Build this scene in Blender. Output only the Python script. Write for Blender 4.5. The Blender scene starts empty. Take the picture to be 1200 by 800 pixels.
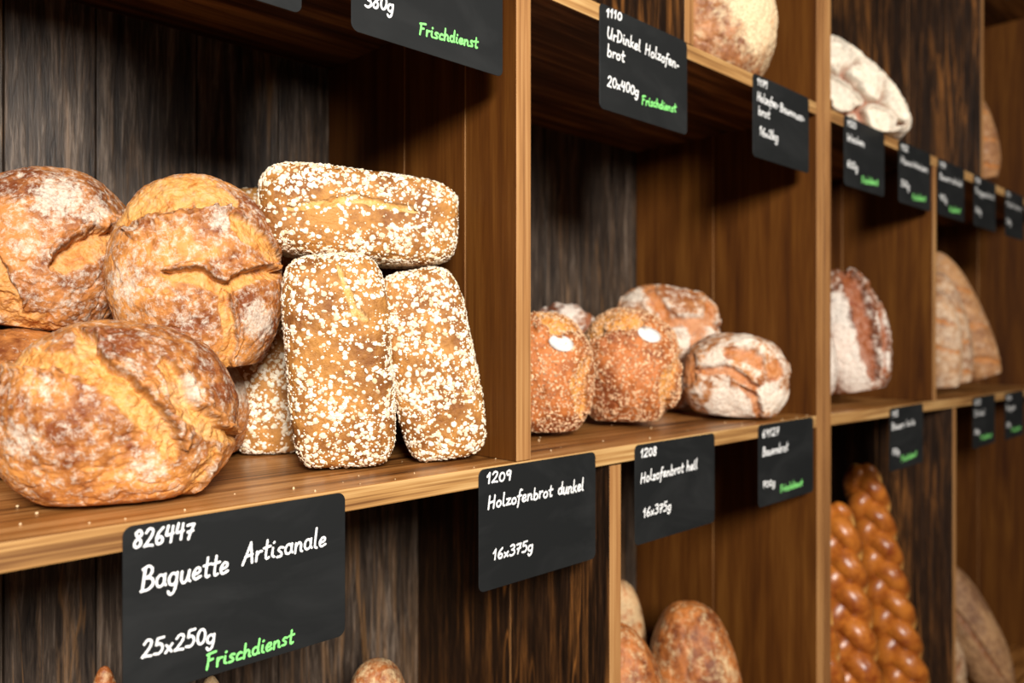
import bpy, bmesh, math, random
import numpy as np
from mathutils import Vector, Euler, Matrix
from mathutils.bvhtree import BVHTree

# ------------------------------------------------------------------ camera, light, exposure
SC = bpy.context.scene
COL = SC.collection
EYE = 1.35            # camera height; object heights below are given relative to the eye
R = math.radians

cam_d = bpy.data.cameras.new('camera')
cam = bpy.data.objects.new('camera', cam_d); COL.objects.link(cam)
cam.location = (0, -0.70, EYE)
cam.rotation_euler = (R(90), 0, R(-44.148))
cam_d.sensor_width = 36; cam_d.lens = 927 / 1200 * 36
cam_d.shift_y = -6 / 1200
cam_d.clip_start = 0.05
cam_d.dof.use_dof = True
cam_d.dof.focus_distance = 0.86
cam_d.dof.aperture_fstop = 3.2
SC.camera = cam

SC.view_settings.view_transform = 'Standard'
SC.view_settings.look = 'None'
SC.view_settings.gamma = 1
SC.view_settings.use_curve_mapping = False
SC.view_settings.exposure = 0.0

world = bpy.data.worlds.new('world'); SC.world = world
world.use_nodes = True
bg = world.node_tree.nodes['Background']
bg.inputs['Color'].default_value = (1.0, 0.93, 0.84, 1)
bg.inputs['Strength'].default_value = 0.05

def area(name, loc, aim, size, energy, color):
    d = bpy.data.lights.new(name, 'AREA'); d.shape = 'DISK'
    d.size = size; d.energy = energy; d.color = color
    o = bpy.data.objects.new(name, d); COL.objects.link(o)
    o.location = loc
    o.rotation_euler = (Vector(aim) - Vector(loc)).to_track_quat('-Z', 'Y').to_euler()
    return o
area('shop_window_light', (-0.75, -2.35, EYE + 0.98), (0.7, 0.2, EYE), 0.85, 174, (1.0, 0.955, 0.89))
area('far_fill_light', (2.0, -2.3, EYE + 0.95), (2.1, 0.2, EYE + 0.1), 0.6, 13, (1.0, 0.92, 0.81))  # unseen fill, added to brighten the far compartments

# ------------------------------------------------------------------ tagging
def tag(o, label=None, cat=None, group=None, kind=None):
    if label: o['label'] = label
    if cat: o['category'] = cat
    if group: o['group'] = group
    if kind: o['kind'] = kind
    return o
def empty(name, loc, label, cat, group=None):
    o = bpy.data.objects.new(name, None); COL.objects.link(o)
    o.location = loc; o.empty_display_size = 0.05
    return tag(o, label, cat, group)
def link(name, me, mats, parent=None):
    o = bpy.data.objects.new(name, me); COL.objects.link(o)
    for m in (mats if isinstance(mats, (list, tuple)) else [mats]): me.materials.append(m)
    if parent: o.parent = parent
    return o
def np_mesh(name, V, Fc, smooth=True):
    me = bpy.data.meshes.new(name)
    V = np.asarray(V, dtype=np.float32)
    if isinstance(Fc, np.ndarray):
        k = Fc.shape[1]; n = len(Fc)
        me.vertices.add(len(V)); me.vertices.foreach_set('co', V.ravel())
        me.loops.add(n * k); me.loops.foreach_set('vertex_index', Fc.astype(np.int32).ravel())
        me.polygons.add(n); me.polygons.foreach_set('loop_start', np.arange(0, n * k, k, dtype=np.int32))
        me.update(calc_edges=True)
    else:
        me.from_pydata([tuple(v) for v in V], [], Fc); me.update()
    me.polygons.foreach_set('use_smooth', np.full(len(me.polygons), smooth))
    return me
def attr(me, name, vals):
    a = me.attributes.new(name, 'FLOAT', 'POINT')
    a.data.foreach_set('value', np.asarray(vals, dtype=np.float32))

# ------------------------------------------------------------------ numpy noise
_rs = np.random.RandomState(7)
_perm = np.concatenate([_rs.permutation(256)] * 3)
_g = _rs.normal(size=(256, 3)); _g /= np.linalg.norm(_g, axis=1)[:, None]
def perlin(p):
    p = np.asarray(p, dtype=np.float64)
    i = np.floor(p).astype(int); f = p - i; i &= 255
    u = f * f * f * (f * (f * 6 - 15) + 10)
    out = 0
    for dx in (0, 1):
        for dy in (0, 1):
            for dz in (0, 1):
                h = _perm[_perm[_perm[(i[:, 0] + dx) & 255] + ((i[:, 1] + dy) & 255)] + ((i[:, 2] + dz) & 255)]
                g = _g[h]; d = f - np.array([dx, dy, dz])
                w = (u[:, 0] if dx else 1 - u[:, 0]) * (u[:, 1] if dy else 1 - u[:, 1]) * (u[:, 2] if dz else 1 - u[:, 2])
                out = out + w * (g * d).sum(1)
    return out * 1.5
def fbm(p, octv=4, gain=0.5):
    a, s, t = 1.0, 0, 0
    for k in range(octv):
        s = s + a * perlin(p * (2.03 ** k) + 17.3 * k); t += a; a *= gain
    return s / t
def sstep(a, b, x):
    t = np.clip((x - a) / (b - a), 0, 1); return t * t * (3 - 2 * t)

# ------------------------------------------------------------------ materials
def mat(name):
    m = bpy.data.materials.new(name); m.use_nodes = True
    nt = m.node_tree; nt.nodes.clear()
    out = nt.nodes.new('ShaderNodeOutputMaterial'); b = nt.nodes.new('ShaderNodeBsdfPrincipled')
    nt.links.new(b.outputs[0], out.inputs[0])
    return m, nt, b
class G:
    """small node-graph helper"""
    def __init__(s, nt): s.nt = nt
    def n(s, t, **kw):
        x = s.nt.nodes.new(t)
        for k, v in kw.items(): setattr(x, k, v)
        return x
    def l(s, a, b): s.nt.links.new(a, b)
    def coord(s, scale, rand=True, space='Object'):
        tc = s.n('ShaderNodeTexCoord'); v = tc.outputs[space]
        if rand:
            oi = s.n('ShaderNodeObjectInfo'); mu = s.n('ShaderNodeMath', operation='MULTIPLY'); mu.inputs[1].default_value = 37.0
            s.l(oi.outputs['Random'], mu.inputs[0])
            ad = s.n('ShaderNodeVectorMath', operation='ADD'); s.l(v, ad.inputs[0]); s.l(mu.outputs[0], ad.inputs[1]); v = ad.outputs[0]
        mp = s.n('ShaderNodeMapping'); mp.inputs['Scale'].default_value = scale; s.l(v, mp.inputs['Vector'])
        return mp.outputs[0]
    def noise(s, vec, scale=1, detail=4, rough=0.55, dist=0):
        x = s.n('ShaderNodeTexNoise'); s.l(vec, x.inputs['Vector'])
        x.inputs['Scale'].default_value = scale; x.inputs['Detail'].default_value = detail
        x.inputs['Roughness'].default_value = rough; x.inputs['Distortion'].default_value = dist
        return x.outputs[0]
    def ramp(s, v, stops):
        x = s.n('ShaderNodeValToRGB'); s.l(v, x.inputs[0]); e = x.color_ramp.elements
        while len(e) < len(stops): e.new(0.5)
        for k, (p, c) in enumerate(stops):
            e[k].position = p; e[k].color = (c, c, c, 1) if isinstance(c, (int, float)) else (*c, 1)
        return x.outputs[0]
    def mix(s, f, a, b, mode='MIX'):
        x = s.n('ShaderNodeMix', data_type='RGBA', blend_type=mode)
        for v, k in ((f, 0), (a, 6), (b, 7)):
            if isinstance(v, (int, float)): x.inputs[k].default_value = v
            elif isinstance(v, tuple): x.inputs[k].default_value = (*v, 1)
            else: s.l(v, x.inputs[k])
        return x.outputs[2]
    def math(s, op, a, b=None, c=None, clamp=False):
        x = s.n('ShaderNodeMath', operation=op); x.use_clamp = clamp
        for k, v in enumerate((a, b, c)):
            if v is None: continue
            if isinstance(v, (int, float)): x.inputs[k].default_value = v
            else: s.l(v, x.inputs[k])
        return x.outputs[0]
    def at(s, name):
        x = s.n('ShaderNodeAttribute'); x.attribute_name = name; return x.outputs['Fac']
    def bump(s, h, strength, dist, normal=None):
        x = s.n('ShaderNodeBump'); x.inputs['Strength'].default_value = strength; x.inputs['Distance'].default_value = dist
        s.l(h, x.inputs['Height'])
        if normal is not None: s.l(normal, x.inputs['Normal'])
        return x.outputs[0]

def wood(name, axis, dark, mid, light, fine=70, rough=0.45, bump=0.25, contrast=(0.3, 0.7), spec=0.3):
    """boards with grain running along one axis"""
    m, nt, b = mat(name); g = G(nt)
    def sc(a, c): return tuple(c if k == axis else a for k in range(3))
    f1 = g.noise(g.coord(sc(fine, 2.0)), 1, 5, 0.6, 0.6)
    f2 = g.noise(g.coord(sc(9, 0.9)), 1, 4, 0.6, 1.2)
    f3 = g.noise(g.coord(sc(260, 9)), 1, 2, 0.5)
    s = g.math('ADD', g.math('MULTIPLY', f1, 0.45), g.math('ADD', g.math('MULTIPLY', f2, 0.4), g.math('MULTIPLY', f3, 0.15)))
    c = g.ramp(s, [(contrast[0], dark), (0.5, mid), (contrast[1], light)])
    g.l(c, b.inputs['Base Color']); b.inputs['Roughness'].default_value = rough
    g.l(g.ramp(s, [(0.3, rough + 0.15), (0.7, rough - 0.05)]), b.inputs['Roughness'])
    b.inputs['Specular IOR Level'].default_value = spec
    g.l(g.bump(s, bump, 0.002), b.inputs['Normal'])
    return m
def weathered(name, streak=0.5, base=((0.009, 0.006, 0.005), (0.056, 0.039, 0.028), (0.19, 0.140, 0.104)), gold=(0.34, 0.165, 0.055)):
    """old dark planks with rough vertical grain, wavy tan streaks and thin pale split lines"""
    m, nt, b = mat(name); g = G(nt)
    f1 = g.noise(g.coord((48, 48, 2.6)), 1, 6, 0.65, 1.2)
    f2 = g.noise(g.coord((170, 170, 14)), 1, 5, 0.7, 0.5)
    f3 = g.noise(g.coord((26, 26, 1.5)), 1, 4, 0.6, 2.0)
    f4 = g.noise(g.coord((7, 7, 2.4)), 1, 3, 0.5, 0.6)
    f5 = g.noise(g.coord((19, 19, 0.9)), 1, 2, 0.5, 1.0)
    s = g.math('ADD', g.math('MULTIPLY', f1, 0.5), g.math('MULTIPLY', f2, 0.5))
    c = g.ramp(s, [(0.38, base[0]), (0.52, base[1]), (0.64, base[2])])
    st = g.math('MULTIPLY', g.ramp(f3, [(0.50, 0.0), (0.64, 1.0)]), g.ramp(s, [(0.42, 0.1), (0.58, 1.0)]))
    st = g.math('MULTIPLY', st, g.ramp(f4, [(0.38, 0.15), (0.62, 1.0)]))
    ln = g.ramp(g.math('ABSOLUTE', g.math('SUBTRACT', f5, 0.5)), [(0.0, 1.0), (0.010, 0.0)])
    ln = g.math('MULTIPLY', ln, g.ramp(f4, [(0.45, 0.0), (0.55, 0.9)]))
    c = g.mix(g.math('MULTIPLY', g.math('MAXIMUM', st, ln), streak), c, gold)
    g.l(c, b.inputs['Base Color']); b.inputs['Roughness'].default_value = 0.5
    b.inputs['Specular IOR Level'].default_value = 0.3
    g.l(g.bump(s, 0.7, 0.004), b.inputs['Normal'])
    return m

M_SIDE = wood('stained_brown_boards', 2, (0.042, 0.0115, 0.0020), (0.097, 0.0315, 0.0050), (0.17, 0.064, 0.0115), 40, 0.45, 0.12, (0.36, 0.66), 0.18)
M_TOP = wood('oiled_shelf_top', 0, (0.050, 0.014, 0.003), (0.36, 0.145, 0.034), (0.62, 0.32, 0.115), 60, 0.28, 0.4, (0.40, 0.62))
M_EDGE_H = wood('raw_edge_along', 0, (0.15, 0.060, 0.016), (0.40, 0.205, 0.066), (0.60, 0.37, 0.150), 210, 0.5, 0.3, (0.40, 0.60))
M_EDGE_V = wood('raw_edge_upright', 2, (0.18, 0.072, 0.021), (0.36, 0.168, 0.055), (0.49, 0.265, 0.102), 180, 0.5, 0.2, (0.38, 0.62))
M_UNDER = wood('shaded_underside', 0, (0.018, 0.006, 0.002), (0.105, 0.038, 0.010), (0.42, 0.19, 0.055), 38, 0.45, 0.4, (0.40, 0.64))  # shade beneath the boards is put into this darker wood colour
M_BACK = weathered('weathered_back_planks', 0.5)
M_OLD = weathered('weathered_divider', 0.95, ((0.007, 0.003, 0.0013), (0.024, 0.010, 0.004), (0.070, 0.030, 0.010)), (0.30, 0.115, 0.026))

def crust_mat(name, dark, light, torn, flour=(0.83, 0.76, 0.64), fl_lo=0.62, fl_hi=0.80, gloss=0.55, fscale=95, bumpy=0.5, flmax=0.82):
    m, nt, b = mat(name); g = G(nt)
    v = g.coord((1, 1, 1))
    n1 = g.noise(v, 14, 4, 0.6, 0.4); n2 = g.noise(v, 60, 5, 0.65); n3 = g.noise(v, fscale, 6, 0.72, 0.3); n4 = g.noise(v, 320, 3, 0.6)
    blot = g.math('ADD', g.math('MULTIPLY', n1, 0.6), g.math('MULTIPLY', n2, 0.4))
    c = g.ramp(blot, [(0.41, tuple(x * 0.85 for x in dark)), (0.585, light)])
    bake = g.at('bake'); c = g.mix(g.math('MULTIPLY', bake, 0.85, clamp=True), c, tuple(x * 0.32 for x in dark))
    tr = g.math('MULTIPLY', g.at('torn'), g.ramp(n2, [(0.25, 0.55), (0.5, 1.0)]))
    tcol = g.ramp(g.noise(v, 48, 6, 0.7, 1.2), [(0.36, (torn[0] * 0.72, torn[1] * 0.50, torn[2] * 0.30)), (0.50, torn), (0.66, (min(torn[0] * 1.08, 0.9), torn[1] * 1.25, torn[2] * 2.1))])
    c = g.mix(tr, c, tcol)
    fa = g.math('ADD', n3, g.math('MULTIPLY', g.at('flour'), 0.42))
    fm = g.math('MULTIPLY', g.ramp(fa, [(fl_lo, 0.0), (fl_hi, 1.0)]), g.ramp(n4, [(0.30, 0.35), (0.58, flmax)]))
    fm = g.math('MULTIPLY', fm, g.math('SUBTRACT', 1.0, g.math('MULTIPLY', tr, 0.85)))
    c = g.mix(fm, c, flour)
    g.l(c, b.inputs['Base Color'])
    g.l(g.math('ADD', g.math('MULTIPLY', fm, 0.35), gloss, clamp=True), b.inputs['Roughness'])
    b.inputs['Specular IOR Level'].default_value = 0.35
    h = g.math('ADD', g.math('MULTIPLY', n2, 0.6), g.math('ADD', g.math('MULTIPLY', n3, 0.3), g.math('MULTIPLY', n4, 0.16)))
    h = g.math('ADD', h, g.math('MULTIPLY', tr, g.math('MULTIPLY', g.noise(v, 130, 4, 0.7), 0.6)))
    g.l(g.bump(h, bumpy * 1.5, 0.004), b.inputs['Normal'])
    return m
M_CRUST = crust_mat('rustic_crust', (0.20, 0.048, 0.011), (0.56, 0.215, 0.054), (0.64, 0.285, 0.070), (0.74, 0.66, 0.54), fscale=130)
M_CRUST_B = crust_mat('golden_rustic_crust', (0.24, 0.058, 0.011), (0.66, 0.270, 0.066), (0.68, 0.32, 0.078), (0.74, 0.66, 0.54), fscale=130)
M_OATCRUST = crust_mat('oat_loaf_crust', (0.26, 0.090, 0.018), (0.52, 0.235, 0.055), (0.72, 0.42, 0.13), fl_lo=0.75, fl_hi=0.95, bumpy=0.8)
M_SEEDCRUST = crust_mat('seeded_crust', (0.26, 0.062, 0.014), (0.56, 0.18, 0.045), (0.74, 0.33, 0.075), fl_lo=0.8, fl_hi=1.0, bumpy=0.8)
M_FLOURY = crust_mat('floury_crust', (0.34, 0.11, 0.030), (0.60, 0.26, 0.085), (0.56, 0.20, 0.048), (0.85, 0.77, 0.65), 0.54, 0.68, 0.6, 60, 0.6, 0.95)
M_REDCRUST = crust_mat('dark_red_crust', (0.15, 0.040, 0.012), (0.38, 0.125, 0.036), (0.34, 0.10, 0.03), (0.88, 0.80, 0.70), 0.52, 0.68, 0.45, 60, 0.6, 0.95)
M_PALE = crust_mat('pale_crust', (0.30, 0.125, 0.048), (0.52, 0.27, 0.115), (0.50, 0.20, 0.05), (0.76, 0.60, 0.44), 0.60, 0.85, 0.6, 50)
M_BIG = crust_mat('smooth_big_loaf_crust', (0.22, 0.070, 0.022), (0.50, 0.215, 0.080), (0.6, 0.3, 0.1), (0.86, 0.68, 0.42), 0.50, 0.74, 0.5, 40, 0.3, 0.95)
M_TAN = crust_mat('tan_crust', (0.22, 0.10, 0.045), (0.40, 0.22, 0.10), (0.26, 0.11, 0.04), (0.62, 0.46, 0.30), 0.60, 0.85, 0.6, 50)
M_WHITE = crust_mat('white_floured_crust', (0.30, 0.10, 0.04), (0.50, 0.22, 0.09), (0.34, 0.095, 0.030), (0.88, 0.82, 0.68), 0.32, 0.48, 0.6, 40, 0.4, 0.97)
M_LONG = crust_mat('speckled_crust', (0.20, 0.050, 0.012), (0.52, 0.17, 0.038), (0.6, 0.3, 0.1), (0.74, 0.55, 0.30), 0.52, 0.70, 0.5, 62)

def flat_mat(name, col, rough=0.7, spec=0.3, attrname=None, col2=None):
    m, nt, b = mat(name); g = G(nt)
    n = g.noise(g.coord((1, 1, 1)), 90, 3)
    lo = tuple(x * 0.85 for x in col)
    c = g.ramp(n, [(0.35, lo), (0.65, col)])
    if attrname: c = g.mix(g.at(attrname), c, col2)
    g.l(c, b.inputs['Base Color']); b.inputs['Roughness'].default_value = rough; b.inputs['Specular IOR Level'].default_value = spec
    return m
M_FLAKE = flat_mat('oat_flake', (0.72, 0.53, 0.30), 0.7, 0.25, 'tone', (0.95, 0.87, 0.72))
M_SEED = flat_mat('seed', (0.30, 0.11, 0.04), 0.5, 0.4, 'tone', (0.86, 0.58, 0.34))
M_PAPER = flat_mat('paper', (0.86, 0.84, 0.80), 0.8, 0.2)
M_INK = flat_mat('grey_ink', (0.25, 0.24, 0.24), 0.8, 0.1)
M_CRUMB = flat_mat('crumb', (0.72, 0.52, 0.30), 0.8, 0.2)
def card_mat():
    m, nt, b = mat('chalkboard_black'); g = G(nt)
    n = g.noise(g.coord((6, 6, 14)), 1, 5, 0.6, 0.8)
    g.l(g.ramp(n, [(0.45, (0.0100, 0.0110, 0.0115)), (0.75, (0.020, 0.021, 0.0215))]), b.inputs['Base Color'])
    b.inputs['Roughness'].default_value = 0.55; b.inputs['Specular IOR Level'].default_value = 0.22
    return m
M_CARD = card_mat()
M_CHALK = flat_mat('white_chalk_marker', (0.93, 0.93, 0.92), 0.7, 0.2)
M_GREEN = flat_mat('green_chalk_marker', (0.26, 0.82, 0.22), 0.7, 0.2)
M_GLAZE = None
def glaze():
    m, nt, b = mat('glazed_braid_crust'); g = G(nt)
    v = g.coord((1, 1, 1)); n1 = g.noise(v, 22, 4, 0.6); n2 = g.noise(v, 110, 4, 0.6)
    c = g.ramp(g.math('ADD', g.math('MULTIPLY', n1, 0.7), g.math('MULTIPLY', n2, 0.3)), [(0.36, (0.21, 0.040, 0.006)), (0.60, (0.52, 0.165, 0.022))])
    c = g.mix(g.ramp(g.at('torn'), [(0.0, 0.0), (1.0, 0.9)]), c, (0.80, 0.42, 0.11))
    g.l(c, b.inputs['Base Color']); b.inputs['Roughness'].default_value = 0.30
    b.inputs['Specular IOR Level'].default_value = 0.5
    g.l(g.bump(n2, 0.12, 0.003), b.inputs['Normal'])
    return m
M_GLAZE = glaze()
M_FLOOR = wood('shop_floor_boards', 0, (0.06, 0.03, 0.015), (0.14, 0.08, 0.04), (0.22, 0.13, 0.07), 30, 0.5, 0.2)
M_WALL = flat_mat('plaster_wall', (0.45, 0.40, 0.34), 0.9, 0.2)

# ------------------------------------------------------------------ boards
def board_into(bm, a, b, mat_of, bev=0.0012, tilt=None):
    """box from corner a to corner b; mat_of(normal) gives its slot; tilt: extra z at the a.x and b.x ends"""
    t = bmesh.new()
    bmesh.ops.create_cube(t, size=1)
    for v in t.verts:
        v.co = Vector([a[k] if v.co[k] < 0 else b[k] for k in range(3)])
        if tilt: v.co.z += tilt[0] if abs(v.co.x - a[0]) < 1e-6 else tilt[1]
    if bev: bmesh.ops.bevel(t, geom=list(t.edges), offset=bev, segments=2, affect='EDGES', profile=0.5)
    t.normal_update()
    off = len(bm.verts); vs = [bm.verts.new(v.co) for v in t.verts]
    t.verts.index_update()
    for f in t.faces:
        nf = bm.faces.new([vs[v.index] for v in f.verts]); nf.material_index = mat_of(f.normal); nf.smooth = False
    t.free()
def bm_obj(name, bm, mats, parent=None, kind=None):
    me = bpy.data.meshes.new(name)
    co = [v.co.copy() for v in bm.verts]
    c = sum(co, Vector()) / len(co)
    for v in bm.verts: v.co -= c
    bm.normal_update(); bm.to_mesh(me); bm.free()
    o = link(name, me, mats, parent); o.location = c
    if kind: o['kind'] = kind
    return o

DEPTH = 0.44
TH = 0.013
def shelf_board(unit, x0, x1, ztop, th=0.024, tilt=None):
    bm = bmesh.new()
    board_into(bm, (x0, 0, ztop - th), (x1, DEPTH, ztop),
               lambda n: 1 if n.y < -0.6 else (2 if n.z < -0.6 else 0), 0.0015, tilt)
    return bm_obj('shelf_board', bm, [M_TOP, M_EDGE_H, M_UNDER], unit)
def upright(unit, name, x0, x1, z0, z1, side=M_SIDE, seams=(0.232,), yfront=0.0):
    """vertical divider made of boards set edge to edge, the pale seams between them showing"""
    bm = bmesh.new()
    cuts = [yfront] + list(seams) + [DEPTH]
    for k in range(len(cuts) - 1):
        board_into(bm, (x0, cuts[k] + (0.0006 if k else 0), z0), (x1, cuts[k + 1] - 0.0006, z1),
                   lambda n, k=k: 1 if (n.y < -0.6) else 0, 0.0012)
    for s in seams:
        board_into(bm, (x0 + 0.0006, s - 0.0009, z0), (x1 - 0.0006, s + 0.0009, z1), lambda n: 1, 0)
    return bm_obj(name, bm, [side, M_EDGE_V], unit)
def back_panel(unit, x0, x1, z0, z1, seed):
    rnd = random.Random(seed); bm = bmesh.new(); x = x0
    while x < x1 - 0.01:
        w = rnd.uniform(0.095, 0.135); e = min(x + w, x1); dy = rnd.uniform(0, 0.003)
        board_into(bm, (x + 0.0008, DEPTH + dy, z0), (e - 0.0008, DEPTH + 0.016 + dy, z1), lambda n: 0, 0.0015)
        x = e
    return bm_obj('back_panel', bm, [M_BACK], unit)

ZL, ZM, ZT, ZU = -1.15, -0.156, 0.460, 1.201     # shelf tops, relative to the eye
FL = -EYE
def Zs(x):                                     # the right unit's middle shelf hangs a little lower at its far end
    return ZM if x < 1.549 else ZM - 0.001 - (x - 1.58) * 0.0135

floor_bm = bmesh.new(); board_into(floor_bm, (-2.5, -3.5, -0.05), (5.5, 0.80, 0.0), lambda n: 0, 0)
fo = bm_obj('floor', floor_bm, [M_FLOOR]); tag(fo, kind='structure')
wall_bm = bmesh.new(); board_into(wall_bm, (-2.5, 0.50, 0.0), (5.5, 0.58, 3.0), lambda n: 0, 0)
wo = bm_obj('wall_back', wall_bm, [M_WALL]); tag(wo, kind='structure')

def unit(xl, xr, label, mids, lows, tops, seed, tilt=None, old=()):
    u = empty('shelving_unit', (0, 0, EYE), label, 'shelf', 'bread shelving units')
    u.location = ((xl + xr) / 2, 0, 0)
    ox = (xl + xr) / 2
    def fix(o):
        o.location.x -= ox; o.location.z += EYE; return o
    fix(upright(u, 'side_panel', xl, xl + 0.0315, FL, ZU)); fix(upright(u, 'side_panel', xr - 0.0315, xr, FL, ZU))
    a, b = xl + 0.0318, xr - 0.0318
    for z, tl in ((ZL, None), (ZM, tilt), (ZT, None), (ZU, None)):
        fix(shelf_board(u, a, b, z, 0.024, tl))
    for x in mids: fix(upright(u, 'divider', x - TH, x + TH, Zs(x) + 0.0005, ZT - 0.0245, seams=(0.097, 0.232) if x < 1 else (0.232,)))
    for x in lows: fix(upright(u, 'divider', x - TH, x + TH, ZL + 0.0005, Zs(x) - 0.0255, M_OLD, (0.2,)))
    for x in tops: fix(upright(u, 'divider', x - TH, x + TH, ZT + 0.0005, ZU - 0.0245, M_OLD, (0.2,)))
    fix(back_panel(u, xl + 0.001, xr - 0.001, FL + 0.0, ZU, seed))
    pb = bmesh.new(); board_into(pb, (a, 0.03, FL), (b, 0.05, ZL - 0.025), lambda n: 0)
    fix(bm_obj('plinth', pb, [M_SIDE], u))
    return u
unit(-0.20, 1.5475, 'dark brown wooden bread shelf, nearer of two, holding the round and oat loaves', (0.700,), (0.883,), (0.245, 1.069), 3)
unit(1.5490, 3.430, 'dark brown wooden bread shelf, farther of two, past the wide double upright', (2.188,), (2.343,), (2.590,), 9,
     tilt=(-0.001, -0.026))

# ------------------------------------------------------------------ bread
_ico = {}
def ico(sub):
    if sub not in _ico:
        bm = bmesh.new(); bmesh.ops.create_icosphere(bm, subdivisions=sub, radius=1)
        V = np.array([v.co[:] for v in bm.verts]); Fc = np.array([[v.index for v in f.verts] for f in bm.faces], dtype=np.int32); bm.free()
        V /= np.linalg.norm(V, axis=1)[:, None]
        _ico[sub] = (V, Fc)
    return _ico[sub]

def crack_dist(u, v, pts):
    """distance, side and position along a polyline"""
    best = np.full(len(u), 9.0); side = np.zeros(len(u)); tt = np.zeros(len(u))
    L = [0]
    for k in range(len(pts) - 1): L.append(L[-1] + math.hypot(pts[k + 1][0] - pts[k][0], pts[k + 1][1] - pts[k][1]))
    for k in range(len(pts) - 1):
        ax, ay = pts[k]; bx, by = pts[k + 1]; dx, dy = bx - ax, by - ay; q = dx * dx + dy * dy
        t = np.clip(((u - ax) * dx + (v - ay) * dy) / q, 0, 1)
        ex, ey = u - (ax + t * dx), v - (ay + t * dy); d = np.hypot(ex, ey)
        s = np.sign(dx * ey - dy * ex); m = d < best
        best = np.where(m, d, best); side = np.where(m, s, side); tt = np.where(m, (L[k] + t * (L[k + 1] - L[k])) / L[-1], tt)
    return best, side, tt

def loaf(name, label, cat, c, r, rot, material, seed, group=None, sub=7, p=2.25, flat=0.82, lump=0.07, wrinkle=0.006,
         cracks=(), cells=None, flour=(), fbase=0.0, dome=None, bend=0.0, fine=0.005, taper=0.0, rest=None):
    D, Fc = ico(sub); so = seed * 7.31; r = np.array(r); rm = float(r.min())
    s = (np.abs(D) ** p).sum(1) ** (-1.0 / p)
    P = D * s[:, None]
    if dome is not None:   # a tin loaf: the crown swells on one side (-y)
        P[:, 1] -= dome * np.clip(-P[:, 1], 0, 1) * (1 - 0.6 * P[:, 0] ** 2) * (1 - 0.6 * P[:, 2] ** 2)
    if taper: P[:, 0] *= 1 - taper * P[:, 2]
    U = P.copy()
    lo = fbm(D * 1.5 + so, 3)
    add = lump * lo
    bake = np.zeros(len(D)); torn = np.zeros(len(D)); fl = np.full(len(D), fbase)
    wu = U[:, 0] + 0.07 * fbm(D * 3.1 + so + 5, 4); wv = U[:, 2] + 0.07 * fbm(D * 3.1 + so + 11, 4)
    front = sstep(0.25, -0.15, D[:, 1])
    for pts, w, dep, lip in cracks:
        d, sd, t = crack_dist(wu, wv, pts)
        wt = w * (0.35 + 0.65 * np.sqrt(np.clip(4 * t * (1 - t), 0, 1))) * (1 + 0.6 * fbm(D * 5 + so + 3, 3) + 0.35 * fbm(D * 9 + so + 8, 3))
        wt = np.clip(wt, 0.01, 1)
        ins = sstep(1.1, 0.72, d / wt) * front
        sgn = sd * d / wt
        # torn crumb: deep below the lip, rising to the far side
        add = add - dep * ins * (0.35 + 0.65 * sstep(-1, 1, sgn * np.sign(lip))) + abs(lip) * np.exp(-((sgn * np.sign(lip) - 1.35) / 0.42) ** 2) * front * (t > 0.02) * (t < 0.98)
        add = add + ins * 0.035 * fbm(D * 11 + so, 3)
        bake = np.maximum(bake, front * 0.75 * np.exp(-((sgn * np.sign(lip) - 0.98) / 0.16) ** 2) * (d < 2 * w))
        torn = np.maximum(torn, ins)
    if cells:
        n, cw, cd, cseed = cells
        rr = np.random.RandomState(cseed); C = rr.normal(size=(n, 3)); C /= np.linalg.norm(C, axis=1)[:, None]
        for _ in range(12):      # relax the points apart
            for i in range(n):
                dv = C[i] - C; q = (dv ** 2).sum(1); q[i] = 9; C[i] += (dv / (q[:, None] ** 1.5 + 1e-3)).sum(0) * 0.02; C[i] /= np.linalg.norm(C[i])
        Dw = D + 0.22 * np.stack([fbm(D * 2.3 + so + k * 9, 4) for k in range(3)], 1)
        A = np.sort(np.linalg.norm(Dw[:, None, :] - C[None], axis=2), axis=1)
        e = A[:, 1] - A[:, 0]
        ww = cw * (1 + 0.8 * fbm(D * 2.7 + so + 31, 3))
        ins = sstep(1.15, 0.55, e / np.maximum(ww, 0.01))
        add = add - cd * ins + cd * 0.5 * np.exp(-((e / np.maximum(ww, .01) - 1.5) / 0.5) ** 2)
        add = add + ins * 0.03 * fbm(D * 10 + so, 3)
        torn = np.maximum(torn, ins)
        bake = np.maximum(bake, 0.4 * np.exp(-((e / np.maximum(ww, .01) - 1.1) / 0.2) ** 2))
    wr = fbm(D * 5.5 + so + 40, 5)
    add = add + wrinkle * 2.2 * wr - wrinkle * 2.5 * sstep(0.12, 0.0, np.abs(fbm(D * 2.6 + so + 60, 3)))
    add = add + fine * 2 * fbm(D * 24 + so, 3)
    for bu, bv, br, amt in flour:
        fl = np.maximum(fl, amt * 1.15 * sstep(1.05, 0.0, np.hypot(U[:, 0] - bu, U[:, 2] - bv) / br) * (D[:, 1] < 0.3))
    V = U * r + D * (add * rm)[:, None]
    zf = -flat * r[2]; z = V[:, 2]
    V[:, 2] = np.where(z < zf, zf + (z - zf) * 0.12, z)
    if bend: V[:, 0] += bend * (V[:, 2] / r[2]) ** 2 * r[0]
    if rest is not None:      # settle the underside flat on what carries it
        Mr = np.array(Euler(rot).to_matrix()); W = V @ Mr.T; zw = W[:, 2] + c[2] - rest; e = 0.010
        W[:, 2] = np.where(zw < e, e * np.exp(np.minimum((zw - e) / e, 0)), zw) + rest + 0.0004 - c[2]; V = W @ Mr
    me = np_mesh(name, V, Fc)
    attr(me, 'torn', torn); attr(me, 'flour', fl); attr(me, 'bake', bake)
    o = link(name, me, material); o.location = (c[0], c[1], c[2] + EYE); o.rotation_euler = rot
    tag(o, label, cat, group)
    return o

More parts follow.
